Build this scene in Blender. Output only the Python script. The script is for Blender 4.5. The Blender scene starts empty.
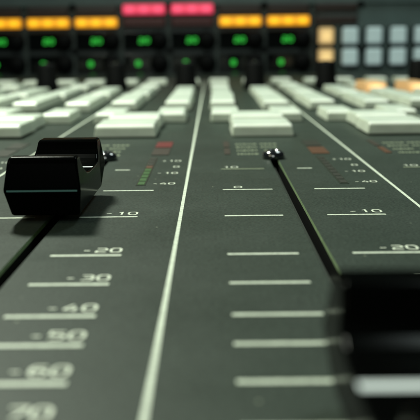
import bpy, bmesh, math, random
from mathutils import Vector, Matrix
random.seed(7)
C = bpy.context.scene.collection
PITCH = 2.975          # one channel strip, centimetres (1 unit = 1 cm)
CX = 1.07              # centre of the strip in the middle of the picture
H = 2.058

# ------------------------------------------------------------------ materials
def mat(name, col, rough=.5, metal=0, emit=None, estr=0, spec=.5, sss=0, coat=0, bump=0, bscale=40, vary=0, vscale=6):
    m = bpy.data.materials.new(name); m.use_nodes = True
    nt = m.node_tree; b = nt.nodes['Principled BSDF']
    b.inputs['Base Color'].default_value = (*col, 1)
    b.inputs['Roughness'].default_value = rough
    b.inputs['Metallic'].default_value = metal
    b.inputs['Specular IOR Level'].default_value = spec
    if coat: b.inputs['Coat Weight'].default_value = coat; b.inputs['Coat Roughness'].default_value = .08
    if sss:
        b.inputs['Subsurface Weight'].default_value = sss
        b.inputs['Subsurface Radius'].default_value = (.25, .3, .2)
        b.inputs['Subsurface Scale'].default_value = .5
    if emit:
        b.inputs['Emission Color'].default_value = (*emit, 1)
        b.inputs['Emission Strength'].default_value = estr
    tc = nt.nodes.new('ShaderNodeTexCoord')
    if vary:
        n = nt.nodes.new('ShaderNodeTexNoise'); n.inputs['Scale'].default_value = vscale; n.inputs['Detail'].default_value = 6
        nt.links.new(tc.outputs['Object'], n.inputs['Vector'])
        r = nt.nodes.new('ShaderNodeMapRange'); r.inputs['From Min'].default_value = .3; r.inputs['From Max'].default_value = .7
        r.inputs['To Min'].default_value = 1 - vary; r.inputs['To Max'].default_value = 1 + vary
        nt.links.new(n.outputs['Fac'], r.inputs['Value'])
        mx = nt.nodes.new('ShaderNodeMix'); mx.data_type = 'RGBA'; mx.blend_type = 'MULTIPLY'; mx.inputs[0].default_value = 1
        mx.inputs[6].default_value = (*col, 1); nt.links.new(r.outputs[0], mx.inputs[7])
        nt.links.new(mx.outputs[2], b.inputs['Base Color'])
    if bump:
        n2 = nt.nodes.new('ShaderNodeTexNoise'); n2.inputs['Scale'].default_value = bscale; n2.inputs['Detail'].default_value = 4
        nt.links.new(tc.outputs['Object'], n2.inputs['Vector'])
        bp = nt.nodes.new('ShaderNodeBump'); bp.inputs['Strength'].default_value = bump; bp.inputs['Distance'].default_value = .01
        nt.links.new(n2.outputs['Fac'], bp.inputs['Height']); nt.links.new(bp.outputs[0], b.inputs['Normal'])
    return m

def panel_material():
    """powder-coated metal: fine grain, broad mottling, a few light dust specks and scratches"""
    m = bpy.data.materials.new('panel paint'); m.use_nodes = True
    nt = m.node_tree; N = nt.nodes; L = nt.links; b = N['Principled BSDF']
    tc = N.new('ShaderNodeTexCoord')
    def noise(scale, detail=3):
        n = N.new('ShaderNodeTexNoise'); n.inputs['Scale'].default_value = scale; n.inputs['Detail'].default_value = detail
        L.new(tc.outputs['Object'], n.inputs['Vector']); return n
    grain, mott, big = noise(30, 3), noise(5, 5), noise(.35, 2)
    def rng(n, a, c, f0=.3, f1=.7):
        r = N.new('ShaderNodeMapRange'); r.inputs['From Min'].default_value = f0; r.inputs['From Max'].default_value = f1
        r.inputs['To Min'].default_value = a; r.inputs['To Max'].default_value = c
        L.new(n.outputs['Fac'] if 'Fac' in n.outputs else n.outputs[0], r.inputs['Value']); return r
    def mul(x, y):
        q = N.new('ShaderNodeMath'); q.operation = 'MULTIPLY'; L.new(x, q.inputs[0]); L.new(y, q.inputs[1]); return q.outputs[0]
    v = mul(mul(rng(grain, .6, 1.4).outputs[0], rng(mott, .95, 1.05).outputs[0]), rng(big, .9, 1.1).outputs[0])
    mx = N.new('ShaderNodeMix'); mx.data_type = 'RGBA'; mx.blend_type = 'MULTIPLY'; mx.inputs[0].default_value = 1
    mx.inputs[6].default_value = (*PANEL, 1); L.new(v, mx.inputs[7])
    vo = N.new('ShaderNodeTexVoronoi'); vo.inputs['Scale'].default_value = 3.4; L.new(tc.outputs['Object'], vo.inputs['Vector'])
    ds = N.new('ShaderNodeMapRange'); ds.inputs['From Min'].default_value = .035; ds.inputs['From Max'].default_value = .055
    ds.inputs['To Min'].default_value = .55; ds.inputs['To Max'].default_value = 0
    L.new(vo.outputs['Distance'], ds.inputs['Value'])
    pick = N.new('ShaderNodeMapRange'); pick.inputs['From Min'].default_value = .45; pick.inputs['From Max'].default_value = .9
    sep = N.new('ShaderNodeSeparateColor'); L.new(vo.outputs['Color'], sep.inputs[0]); L.new(sep.outputs[0], pick.inputs['Value'])
    fac = mul(ds.outputs[0], pick.outputs[0])
    mx2 = N.new('ShaderNodeMix'); mx2.data_type = 'RGBA'; L.new(fac, mx2.inputs[0]); L.new(mx.outputs[2], mx2.inputs[6])
    mx2.inputs[7].default_value = (.5, .55, .4, 1)
    L.new(mx2.outputs[2], b.inputs['Base Color'])
    smear = noise(.9, 4); L.new(mul(rng(smear, .43, .53).outputs[0], rng(mott, .97, 1.03).outputs[0]), b.inputs['Roughness']); b.inputs['Specular IOR Level'].default_value = .16
    bp = N.new('ShaderNodeBump'); bp.inputs['Strength'].default_value = .35; bp.inputs['Distance'].default_value = .006
    L.new(grain.outputs['Fac'], bp.inputs['Height']); L.new(bp.outputs[0], b.inputs['Normal'])
    return m
PANEL = (.033, .046, .036)
M = dict(
    panel=panel_material(),
    print_=mat('screen print ink', (.68, .75, .62), .5, vary=.22, vscale=18),
    digits=mat('number print ink', (.74, .80, .66), .5, vary=.2, vscale=25),
    faint=mat('fine screen print ink', (.26, .31, .20), .55, vary=.25, vscale=30),
    button=mat('milky button plastic', (.90, .95, .84), .38, sss=.35, coat=.15, vary=.05, vscale=2, bump=.08),  # palest tone, shows on the lip as a painted highlight
    buttontop=mat('shaded button top', (.52, .59, .50), .5, sss=.15, vary=.12, vscale=1.5),  # tops coloured darker to carry the weaker light on them
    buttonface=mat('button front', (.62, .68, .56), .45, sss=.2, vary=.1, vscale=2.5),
    litbtn=mat('lit milky button', (.7, .45, .22), .4, emit=(1, .50, .15), estr=.75),
    teal=mat('crease highlight teal', (.07, .17, .16), .4),  # colour of the highlight drawn along the fader crease
    black=mat('gloss black plastic', (.0012, .0015, .0013), .15, spec=.06),
    blackmatte=mat('satin black plastic', (.002, .0025, .0025), .6, spec=.12),
    slot=mat('slot void', (.002, .0025, .002), .7, spec=.1),
    cut=mat('cut panel edge', (.34, .48, .26), .35, spec=.6, vary=.2, vscale=8),
    index=mat('white index ink', (.86, .94, .96), .35),
    meterbase=mat('meter window', (.035, .045, .032), .3),
    rail=mat('guide rail steel', (.035, .042, .036), .4, metal=.3),
    screw=mat('blackened steel', (.01, .012, .016), .14, metal=.0, spec=1.0, coat=1),
    rear=mat('rear panel paint', (.015, .027, .028), .55, vary=.15, vscale=.8),
    rearlight=mat('rear trim paint', (.085, .125, .12), .5, vary=.15, vscale=.8),
    seam=mat('seam between modules', (.035, .052, .046), .5),
    window=mat('smoked display glass', (.002, .003, .003), .08, spec=.5),
    digit=mat('green readout', (.02, .2, .03), .4, emit=(.03, .62, .05), estr=1.0),
    digitdim=mat('dim green readout', (.01, .06, .01), .4, emit=(.02, .3, .03), estr=.25),
    yellow=mat('amber lit cap', (.8, .4, .03), .4, emit=(1, .36, .006), estr=1.15),
    pink=mat('red lit cap', (.7, .08, .12), .4, emit=(1, .045, .13), estr=.95),
    brown=mat('unlit smoked cap', (.030, .018, .014), .4),
    dimred=mat('unlit red cap', (.075, .012, .012), .4),
    white=mat('square white key', (.72, .88, .88), .45, emit=(.7, .95, 1), estr=.12, vary=.06, vscale=2),  # faint emission added to brighten the white keys
    litwhite=mat('square lit key', (.6, .42, .18), .45, emit=(1, .66, .28), estr=.7),
    ledred=mat('lit red lamp', (.12, .018, .015), .45, emit=(.5, .02, .015), estr=.06),
    ledorange=mat('lit orange lamp', (.085, .038, .016), .45, emit=(.5, .11, .01), estr=.035),
    leddark=mat('unlit lamp', (.016, .018, .009), .5),
    leddark2=mat('unlit brown lamp', (.032, .022, .012), .5),
    ledgreen=mat('lit green segment', (.028, .078, .018), .45, emit=(.06, .5, .02), estr=.06),
)

def hotspots(m, lo, hi, period, hot=None):
    nt = m.node_tree; N = nt.nodes; L = nt.links; b = N['Principled BSDF']
    tc = N.new('ShaderNodeTexCoord'); sp = N.new('ShaderNodeSeparateXYZ'); L.new(tc.outputs['Generated'], sp.inputs[0])
    def math_(op, a, v):
        q = N.new('ShaderNodeMath'); q.operation = op; L.new(a, q.inputs[0]); q.inputs[1].default_value = v; return q.outputs[0]
    a = math_('SINE', math_('MULTIPLY', sp.outputs[0], period * 2 * math.pi), 0)
    a = math_('ABSOLUTE', math_('SINE', math_('MULTIPLY', sp.outputs[0], period * math.pi), 0), 0)
    z = math_('SINE', math_('MULTIPLY', sp.outputs[2], math.pi), 0)
    q = N.new('ShaderNodeMath'); q.operation = 'MULTIPLY'; L.new(a, q.inputs[0]); L.new(z, q.inputs[1])
    r = N.new('ShaderNodeMapRange'); r.inputs['To Min'].default_value = lo; r.inputs['To Max'].default_value = hi
    L.new(q.outputs[0], r.inputs['Value']); L.new(r.outputs[0], b.inputs['Emission Strength'])
    if hot:
        mx = N.new('ShaderNodeMix'); mx.data_type = 'RGBA'; L.new(q.outputs[0], mx.inputs[0])
        mx.inputs[6].default_value = b.inputs['Emission Color'].default_value; mx.inputs[7].default_value = (*hot, 1)
        L.new(mx.outputs[2], b.inputs['Emission Color'])
hotspots(M['yellow'], .6, 1.35, 3, (1, .50, .01)); hotspots(M['pink'], .6, 1.05, 3, (1, .10, .2)); hotspots(M['litbtn'], .1, 1.6, 1, (1, .62, .25))
hotspots(M['litwhite'], .3, .9, 1, (1, .70, .28))
M['black'].node_tree.nodes['Principled BSDF'].inputs['IOR'].default_value = 1.07; M['black'].node_tree.nodes['Principled BSDF'].inputs['Specular IOR Level'].default_value = .5
# ------------------------------------------------------------------ mesh helpers
def obj(name, bm, ms, parent=None, smooth=False, bevel=0, seg=3, loc=(0, 0, 0)):
    bmesh.ops.recalc_face_normals(bm, faces=bm.faces[:]) if bevel or smooth else None
    me = bpy.data.meshes.new(name); bm.to_mesh(me); bm.free()
    for m in (ms if isinstance(ms, list) else [ms]): me.materials.append(m)
    if smooth:
        for p in me.polygons: p.use_smooth = True
    o = bpy.data.objects.new(name, me); C.objects.link(o); o.location = loc
    if parent: o.parent = parent
    if bevel:
        b = o.modifiers.new('bevel', 'BEVEL'); b.width = bevel; b.segments = seg; b.limit_method = 'ANGLE'; b.angle_limit = math.radians(28)
        b.harden_normals = True
    return o
def box(bm, x0, x1, y0, y1, z0, z1, tx=0, ty=0, mi=0):
    vs = [bm.verts.new(p) for p in ((x0, y0, z0), (x1, y0, z0), (x1, y1, z0), (x0, y1, z0),
          (x0 + tx, y0 + ty, z1), (x1 - tx, y0 + ty, z1), (x1 - tx, y1 - ty, z1), (x0 + tx, y1 - ty, z1))]
    for f in ((3, 2, 1, 0), (4, 5, 6, 7), (0, 1, 5, 4), (1, 2, 6, 5), (2, 3, 7, 6), (3, 0, 4, 7)):
        bm.faces.new([vs[i] for i in f]).material_index = mi
def quad(bm, x0, x1, y0, y1, z, mi=0):
    bm.faces.new([bm.verts.new(p) for p in ((x0, y0, z), (x1, y0, z), (x1, y1, z), (x0, y1, z))]).material_index = mi
def lathe(bm, prof, n=40, M4=None):
    rings = []
    for r, z in prof:
        if r < 1e-6: rings.append([bm.verts.new((0, 0, z))])
        else: rings.append([bm.verts.new((r * math.cos(2 * math.pi * i / n), r * math.sin(2 * math.pi * i / n), z)) for i in range(n)])
    for a, b in zip(rings, rings[1:]):
        for i in range(n):
            j = (i + 1) % n
            vs = [a[i % len(a)], a[j % len(a)], b[j % len(b)], b[i % len(b)]]
            vs = list(dict.fromkeys(vs))
            if len(vs) > 2: bm.faces.new(vs)
    if M4: bmesh.ops.transform(bm, matrix=M4, verts=bm.verts[:])
# stroked characters: each stroke is one mitred strip
def stroke(pts, w, closed=False):
    n = len(pts); out = []
    for i, p in enumerate(pts):
        p = Vector(p)
        a = Vector(pts[i - 1]) if (i > 0 or closed) else None
        b = Vector(pts[(i + 1) % n]) if (i < n - 1 or closed) else None
        d1 = (p - a).normalized() if a is not None else None
        d2 = (b - p).normalized() if b is not None else None
        if d1 is None: d1 = d2
        if d2 is None: d2 = d1
        n1 = Vector((-d1.y, d1.x)); n2 = Vector((-d2.y, d2.x)); m = (n1 + n2).normalized()
        k = w / 2 / max(.35, m.dot(n1))
        out.append((p + m * k, p - m * k))
    return out
c = .22
GL = {
 '0': [([(c, 0), (1 - c, 0), (1, c), (1, 1 - c), (1 - c, 1), (c, 1), (0, 1 - c), (0, c)], True)],
 '1': [([(.6, 0), (.6, 1), (.25, .82)], False)],
 '2': [([(0, 1), (1 - c, 1), (1, 1 - c), (1, .62), (.8, .5), (.15, .42), (0, .28), (0, 0), (1, 0)], False)],
 '3': [([(0, 1), (1 - c, 1), (1, 1 - c), (1, .64), (.86, .5), (1, .36), (1, c), (1 - c, 0), (0, 0)], False), ([(.25, .5), (.76, .5)], False)],
 '4': [([(.62, 1), (0, .38), (0, .25), (.66, .25)], False), ([(.76, .62), (.76, 0)], False), ([(.86, .25), (1.02, .25)], False)],
 '5': [([(1, 1), (0, 1), (0, .58), (1 - c, .58), (1, .42), (1, c), (1 - c, 0), (0, 0)], False)],
 '6': [([(.95, 1), (c, 1), (0, 1 - c), (0, c), (c, 0), (1 - c, 0), (1, c), (1, .4), (1 - c, .58), (.14, .58)], False)],
 '7': [([(0, 1), (1, 1), (1, .85), (.35, 0)], False)],
 '8': [([(c, 0), (1 - c, 0), (1, c), (1, 1 - c), (1 - c, 1), (c, 1), (0, 1 - c), (0, c)], True), ([(.14, .5), (.86, .5)], False)],
 '-': [([(.15, .42), (.75, .42)], False)],
 '+': [([(.1, .45), (.44, .45)], False), ([(.5, .1), (.5, .8)], False), ([(.56, .45), (.9, .45)], False)],
}
def text(bm, s, xr, y, w, h, gap, sw, P, mi=0):
    """right aligned at xr; P maps flat (x, y) to a 3D point"""
    x = xr - len(s) * w - (len(s) - 1) * gap
    for ch in s:
        for pts, cl in GL[ch]:
            q = [(x + sw / 2 + px * (w - sw), y + sw / 2 + py * (h - sw)) for px, py in pts]
            st = stroke(q, sw, cl); n = len(st)
            V = [(bm.verts.new(P(*a)), bm.verts.new(P(*b))) for a, b in st]
            for i in range(n if cl else n - 1):
                j = (i + 1) % n
                bm.faces.new([V[i][0], V[i][1], V[j][1], V[j][0]]).material_index = mi
        x += w + gap

def thing(name, label, cat, loc=(0, 0, 0), group=None):
    o = bpy.data.objects.new(name, None); C.objects.link(o); o.location = loc; o.empty_display_size = .5
    o['label'] = label; o['category'] = cat
    if group: o['group'] = group
    return o

# ------------------------------------------------------------------ the console
desk = thing('mixing_console', 'grey green mixing console with white fader scales, milky buttons and a lit upright back panel', 'mixing console')
KS = range(-3, 3)
XL, XR, YN, YF, REAR = -17, 17, -3., 53.3, 53.3
S0, S1, SW = .8, 14.95, .074
# faceplate with real fader slots
bm = bmesh.new()
xs = [XL] + [v for k in KS for v in (CX + k * PITCH - SW, CX + k * PITCH + SW)] + [XR]
for i in range(len(xs) - 1):
    if i % 2 == 0: quad(bm, xs[i], xs[i + 1], YN, YF, 0)
    else:
        quad(bm, xs[i], xs[i + 1], YN, S0, 0); quad(bm, xs[i], xs[i + 1], S1, YF, 0)
# the front lip of the desk
bm.faces.new([bm.verts.new(p) for p in ((XL, YN, 0), (XL, YN, -2), (XR, YN, -2), (XR, YN, 0))])
obj('faceplate', bm, M['panel'], desk)
for k in KS:
    cx = CX + k * PITCH
    bm = bmesh.new()
    a, b = cx - SW, cx + SW
    for z0, z1, mi in ((0, -.05, 0), (-.05, -.7, 1)):
        for f in (((a, S0), (a, S1)), ((b, S1), (b, S0)), ((a, S1), (b, S1)), ((b, S0), (a, S0))):
            (p, q) = f
            bm.faces.new([bm.verts.new(v) for v in ((*p, z0), (*q, z0), (*q, z1), (*p, z1))]).material_index = mi
    quad(bm, a, b, S0, S1, -.7, 1)
    sl = obj('fader_slot', bm, [M['cut'], M['slot']], desk)
    bm = bmesh.new(); box(bm, cx - .012, cx + .012, S0 + .1, S1 - .1, -.3, -.13); obj('guide_rail', bm, M['rail'], sl)
for k in range(-4, 5):
    x = -.4 + k * PITCH
    bm = bmesh.new(); quad(bm, x - .021, x + .021, YN + .2, 44, .004); obj('divider_line', bm, M['print_'], desk)
# printed scales
MARKS = [(13.57, '10'), (11.63, '0'), (9.83, '10'), (7.99, '20'), (6.99, '30'), (6.13, '40'), (5.50, '50'), (4.84, '60'), (4.22, '70')]
flat = lambda z: (lambda x, y: (x, y, z))
for k in (-2, -1, 0, 1):
    cx = CX + k * PITCH
    def mark(x0, x1, y, m_='print_'):
        bm = bmesh.new(); quad(bm, x0, x1, y - .029, y + .029, .004); obj('scale_mark', bm, M[m_], desk)
    def number(t_, xr, y, w_, h_, g_, sw_, m_='digits'):
        bm = bmesh.new(); text(bm, t_, xr, y, w_, h_, g_, sw_, flat(.0045)); obj('scale_number', bm, M[m_], desk)
    for i, (y, t_) in enumerate(MARKS):
        mark(cx - .94, cx - .24, y, 'print_' if i else 'faint')
        x1 = cx + .99
        if i == 0: mark(cx + .30, cx + .54, y)
        elif i == 1: mark(cx + .35, cx + 1.06, y)
        else:
            mark(cx + .29, x1, y)
            number('-' + t_, x1 - .01, y + .11, .125, .18, .018, .025)
        if i < 2: number(t_, cx - .66, y + .12, .12, .16, .014, .02)
    for y, t_ in ((14.5, '+10'), (13.8, '0'), (13.12, '-10'), (12.12, '-40')):
        number(t_, cx + 1.34, y, .105, .16, .014, .02)
    # four rows of fine unreadable legend behind the slot
    bm = bmesh.new()
    rr = random.Random(31)
    for j in range(4):
        y = 15.32 + j * .5; x = cx - .62
        while x < cx + .16:
            w = rr.choice((.035, .05, .07))
            if abs(x + w / 2 - (cx - .18)) > .05:
                quad(bm, x, x + w, y, y + .14, .004)
            x += w + .022
    obj('fine_print', bm, M['faint'], desk)
# lamps and level meters on the faceplate
for k in (-2, -1, 0, 1):
    cx = CX + k * PITCH
    top = {-1: 'ledred', 0: 'leddark'}.get(k, 'leddark'); low = {-1: 'leddark2', 0: 'ledorange'}.get(k, 'leddark')
    for m_, y0, y1 in ((top, 16.5, 17.35), (low, 15.35, 16.3)):
        bm = bmesh.new(); box(bm, cx + .76, cx + 1.08, y0, y1, -.01, .012); obj('indicator_lamp', bm, M[m_], desk)
    bm = bmesh.new(); box(bm, cx - .86, cx - .75, 15.35, 16.2, -.01, .012); obj('indicator_lamp', bm, M['ledorange' if k in (1, -2) else 'leddark2'], desk)
    bm = bmesh.new(); box(bm, cx - .86, cx - .75, 16.4, 17.35, -.01, .012); obj('indicator_lamp', bm, M['ledred' if k in (-2,) else 'leddark2'], desk)
    bm = bmesh.new(); box(bm, cx + .77, cx + .91, 12.04, 15.02, -.01, .006); lm = obj('level_meter', bm, M['meterbase'], desk)
    for j in range(9):
        y = 12.1 + j * .325
        m_ = 'leddark'
        if k == -1: m_ = 'ledgreen' if j < 5 else ('ledorange' if j == 5 else 'leddark')
        bm = bmesh.new(); box(bm, cx + .79, cx + .89, y, y + .25, -.005, .011); obj('meter_segment', bm, M[m_], lm)
# screw at the far end of every slot
def screw_mesh(r, h):
    bm = bmesh.new()
    lathe(bm, [(r * .92, 0), (r, h * .2), (r * .98, h * .45), (r * .86, h * .75), (r * .62, h * .95), (r * .45, h), (r * .42, h * .7), (0, h * .66)], 40)
    return bm
s0 = None
for k in KS:
    if s0 is None: s0 = obj('slot_screw', screw_mesh(.205, .15), M['screw'], desk, smooth=True)
    o = s0 if k == KS[0] else s0.copy()
    if o is not s0: C.objects.link(o); o.parent = desk
    o.location = (CX + k * PITCH + .0, 14.78, .0)

# push buttons: one mesh per size, copied
def button_mesh(w, d, h):
    """cap with a sloping front, sitting on a slightly wider skirt"""
    bm = bmesh.new()
    P = [(0, .03), (.03, h * .80), (.10, h), (d - .08, h), (d, h * .8), (d, .03)]
    L = []
    for x, s in ((-w / 2, 1), (w / 2, -1)):
        L.append([bm.verts.new((x + s * (.05 * (z / h) ** 2), y, z)) for y, z in P])
    n = len(P)
    for i in range(n):
        j = (i + 1) % n
        bm.faces.new([L[0][i], L[0][j], L[1][j], L[1][i]]).material_index = {0: 2, 2: 1}.get(i, 0)  # pale lip, darker top and front: light on the cap set by colour
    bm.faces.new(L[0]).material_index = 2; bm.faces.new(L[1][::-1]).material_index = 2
    return bm
protos = {}; jit = random.Random(5)
def button(x, y, w, d, h, m='button'):
    key = (w, d, h, m)
    if key not in protos:
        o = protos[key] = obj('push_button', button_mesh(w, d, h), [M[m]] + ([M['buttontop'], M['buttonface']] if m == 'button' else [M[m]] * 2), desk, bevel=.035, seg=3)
    else:
        o = protos[key].copy(); C.objects.link(o); o.parent = desk
    o.location = (x + jit.uniform(-.02, .02), y + jit.uniform(-.04, .04), jit.uniform(-.02, .015)); o.rotation_euler = (0, 0, math.radians(jit.uniform(-.7, .7)))
    return o
for k in range(-3, 3): button(CX + .01 + k * PITCH, 18.2, 1.36, 1.55, .30); button(CX + .01 + k * PITCH, 20.0, 1.30, 1.3, .31)
for k in range(-3, 3):
    for dx in (-.76, .84): button(CX + dx + k * PITCH, 21.5, .78, 1.9, .29)
for k in range(-4, 4):
    for dx in (-.76, .84):
        x = CX + dx + k * PITCH
        if -4 < k < 3: button(x, 25.2, .80, 4.3, .30)
        if k == 2:      # the two keys lit from within
            button(x, 29.9, .76, 1.9, .27); button(x, 32.3, .86, 2.4, .42, 'litbtn')
        else: button(x, 30.2, .76, 4.2, .27)
        if dx < 0: button(x, 35.7, .8, 1.9, .25)
        button(x, 40.4, .95, 1.2, .27)

# ------------------------------------------------------------------ upright back panel
Y = REAR
bm = bmesh.new(); box(bm, XL, 6.55, Y, Y + 1.5, -.5, 4.2); obj('back_panel', bm, M['rear'], desk, bevel=.05)
bm = bmesh.new(); box(bm, 6.57, XR, Y + .03, Y + 1.5, -.5, 4.2); obj('back_panel', bm, M['rearlight'], desk, bevel=.05)
bm = bmesh.new(); box(bm, XL, XR, Y - .12, Y + 1.5, 4.23, 7.2); obj('top_rail', bm, M['rearlight'], desk, bevel=.06)
for k in range(-5, 3):
    x = .28 + k * PITCH
    bm = bmesh.new(); box(bm, x - .1, x + .1, Y - .04, Y + .2, -.1, 4.15); obj('module_seam', bm, M['seam'], desk, bevel=.02)
for k in range(-6, 3):
    x0 = .45 + k * PITCH; x1 = x0 + 2.62
    pink = k in (-2, -1); lit = k < 2
    up = 'pink' if pink else ('brown'); lo = ('dimred' if pink else 'yellow') if lit else 'brown'
    for nm, m_, z0, z1 in (('lit_button' if pink else 'strip_button', up, 3.72, 4.32), ('lit_button' if lit and not pink else 'strip_button', lo, 2.96, 3.54)):
        y = Y - (.28 if 'lit' in nm else .16)
        bm = bmesh.new(); box(bm, x0, x1, y, Y + .1, z0, z1); o = obj(nm, bm, M[m_], desk, bevel=.1, seg=4)
    if k == 2: continue
    R90 = Matrix.Rotation(math.radians(90), 4, 'X')
    for zc, s, dx in ((2.12, '20', 1.50), (.72, '8', .92)):
        bm = bmesh.new(); box(bm, x0, x0 + 1.9, Y - .1, Y + .1, zc - .56, zc + .56); w = obj('display_window', bm, M['window'], desk, bevel=.05)
        bm = bmesh.new(); text(bm, s, x0 + dx + .1, zc - .15, .29, .32, .06, .07, lambda a, b: (a, Y - .106, b))
        obj('readout_digits', bm, M['digit'], w)
        bm = bmesh.new(); lathe(bm, [(0, 0), (.60, 0), (.60, .12), (.54, .45), (.48, .55), (0, .57)], 36)
        o = obj('encoder_knob', bm, M['blackmatte'], desk, smooth=True, loc=(x0 + 2.2, Y, zc)); o.rotation_euler = (math.radians(90), 0, 0)
    bm = bmesh.new(); box(bm, x0 + .85, x0 + 1.1, Y - .06, Y + .05, .02, .12); obj('status_lamp', bm, M['digitdim'], desk)
for x in (-14.5, -8.58, -2.64, 3.25, 9.2):
    for z, yy in ((4.22, Y - .13), (1.5, Y - .05)):
        bm = bmesh.new(); lathe(bm, [(0, 0), (.2, 0), (.2, .05), (.12, .14), (0, .15)], 24)
        o = obj('panel_screw', bm, M['blackmatte'], desk, smooth=True, loc=(x, yy, z)); o.rotation_euler = (math.radians(90), 0, 0)
for i in range(6):
    for j, z in enumerate((2.27, .97)):
        x = 7.06 + 1.49 * i
        bm = bmesh.new(); box(bm, x - .6, x + .6, Y - .06, Y + .1, z - .66, z + .57); w = obj('key_well', bm, M['window'], desk, bevel=.04)
        bm = bmesh.new(); box(bm, x - .47, x + .47, Y - .5, Y - .07, z - .48, z + .52); obj('square_key', bm, M['litwhite' if i == 0 else 'white'], desk, bevel=.12, seg=4)

# ------------------------------------------------------------------ fader caps (things of their own, riding in the slots)
def cap_profile():
    P = [(-.90, .10), (-1.06, .42), (-.99, .72), (-.955, .78), (-.92, .79), (-.80, .79), (-.76, .78)]
    for i in range(1, 20):
        t = -.745 * math.cos(math.pi * i / 20)
        P.append((t, .53 + .245 * abs(t / .745) ** 5))
    P += [(.76, .78), (.80, .79), (1.02, .79), (1.06, .775), (1.09, .72), (1.16, .42), (1.0, .10)]
    return P
def cap_body():
    bm = bmesh.new(); P = cap_profile(); n = len(P)   # saddle between two ridges
    def hw(z): return .455 - .065 * max(0, (z - .43)) / .36 if z > .43 else .455 - .06 * (.43 - z) / .33
    A = [bm.verts.new((-hw(z), y, z)) for y, z in P]; B = [bm.verts.new((hw(z), y, z)) for y, z in P]
    for i in range(n):
        j = (i + 1) % n
        bm.faces.new([A[i], A[j], B[j], B[i]])
    bm.faces.new(A[::-1]); bm.faces.new(B)
    return bm
def fader(x, y, label):
    t = thing('fader', label, 'fader', (x, y, 0), 'black faders in the slots of the console')
    obj('fader_cap', cap_body(), M['black'], t, bevel=.085, seg=6)
    # painted index line following the saddle
    bm = bmesh.new()
    w = .43; Z0 = .5345
    vs = []
    for x_ in (-w, w):
        for yy in (-.045, 0, .045): vs.append(bm.verts.new((x_, yy, Z0)))
    bm.faces.new([vs[0], vs[3], vs[4], vs[1]]); bm.faces.new([vs[1], vs[4], vs[5], vs[2]])
    obj('index_line', bm, M['index'], t)
    bm = bmesh.new(); box(bm, -.035, .035, -.2, .2, -.65, .135); obj('fader_stem', bm, M['blackmatte'], t)
    bm = bmesh.new(); box(bm, -.40, .40, -1.063, -1.045, .41, .428); obj('crease_glint', bm, M['teal'], t)  # thin teal strip modelled in place of a reflected highlight on the crease
    return t
fader(CX - PITCH - .035, 10.37, 'black fader cap near top of left slot, casting a soft shadow over the 10 mark')
fader(CX + .0, 3.53, 'black fader cap out of focus in the lower right corner with pale index line')

# ------------------------------------------------------------------ rotary knobs
def knob_parts(t):
    bm = bmesh.new()
    lathe(bm, [(0, .02), (.46, .02), (.48, .06), (.48, .3), (.44, .42), (.42, 1.08), (.38, 1.18), (.0, 1.2)], 36)
    obj('knob_body', bm, M['blackmatte'], t, smooth=True)
    bm = bmesh.new(); box(bm, -.03, .03, .06, .30, 1.19, 1.215); obj('pointer_line', bm, M['faint'], t)
KN = [(-7.1, 36.3, 'black rotary knob below the amber button second from the left'),
      (-4.12, 36.2, 'black rotary knob below the rightmost of the three amber buttons on the left'),
      (-1.12, 36., 'black rotary knob standing below the right hand pink lit button'),
      (1.8, 36., 'black rotary knob below the first amber button right of the pink ones'),
      (4.85, 36.2, 'black rotary knob in front of the column of glowing yellow square keys'),
      (8.8, 36.2, 'black rotary knob cut off at the right edge in front of white square keys')]
for i, (x, y, lab) in enumerate(KN):
    t = thing('rotary_knob', lab, 'knob', (x, y, 0), 'black rotary knobs at the far end of the console')
    if i == 0: knob_parts(t); first = t
    else:
        for ch in first.children:
            c_ = ch.copy(); C.objects.link(c_); c_.parent = t

# ------------------------------------------------------------------ light
def area(name, loc, target, size, power, col):
    l = bpy.data.lights.new(name, 'AREA'); l.shape = 'SQUARE'; l.size = size; l.energy = power; l.color = col
    o = bpy.data.objects.new(name, l); C.objects.link(o); o.location = loc
    o.rotation_euler = (Vector(target) - Vector(loc)).to_track_quat('-Z', 'Y').to_euler()
    return o
area('ceiling_lamp', (-10, 27, 24), (-1, 12, 0), 4.5, 11600, (.93, 1, .84))
area('ceiling_lamp', (20, 40, 44), (0, 28, 0), 12, 8000, (.84, 1, .95))
area('left_fill', (-13, 1, 15), (-2, 8, 0), 7, 700, (1, .98, .70))  # added fill from the left, an unseen source
area('front_fill', (-6, -34, 26), (0, 30, 1), 16, 6500, (.90, 1, .92))  # added fill behind the camera, brightens the button fronts
w = bpy.data.worlds.new('World'); bpy.context.scene.world = w; w.use_nodes = True
w.node_tree.nodes['Background'].inputs[0].default_value = (.55, .75, .62, 1)
w.node_tree.nodes['Background'].inputs[1].default_value = .03

# ------------------------------------------------------------------ camera
cam = bpy.data.cameras.new('camera'); co = bpy.data.objects.new('camera', cam); C.objects.link(co)
yaw, pitch, roll = -0.004582, 0.198963, math.radians(-.65)
R = Vector((math.cos(yaw), -math.sin(yaw), 0))
F = Vector((math.sin(yaw) * math.cos(pitch), math.cos(yaw) * math.cos(pitch), -math.sin(pitch)))
U = R.cross(F)
cr, sr = math.cos(roll), math.sin(roll)
R2 = R * cr + U * sr; U2 = -R * sr + U * cr      # turned so that the right side of the picture rises
m3 = Matrix((R2, U2, -F)).transposed()
co.matrix_world = Matrix.Translation((0, 0, H)) @ m3.to_4x4()
cam.sensor_width = 36; cam.lens = 36 * 838 / 420
cam.clip_start = .05; cam.clip_end = 500
cam.dof.use_dof = True; cam.dof.focus_distance = 10.7; cam.dof.aperture_fstop = cam.lens * .001 / .125
cam.dof.aperture_blades = 0
sc = bpy.context.scene; sc.camera = co
sc.render.engine = 'CYCLES'; sc.render.resolution_x = sc.render.resolution_y = 1024
sc.view_settings.view_transform = 'Standard'; sc.view_settings.look = 'None'; sc.view_settings.exposure = 0
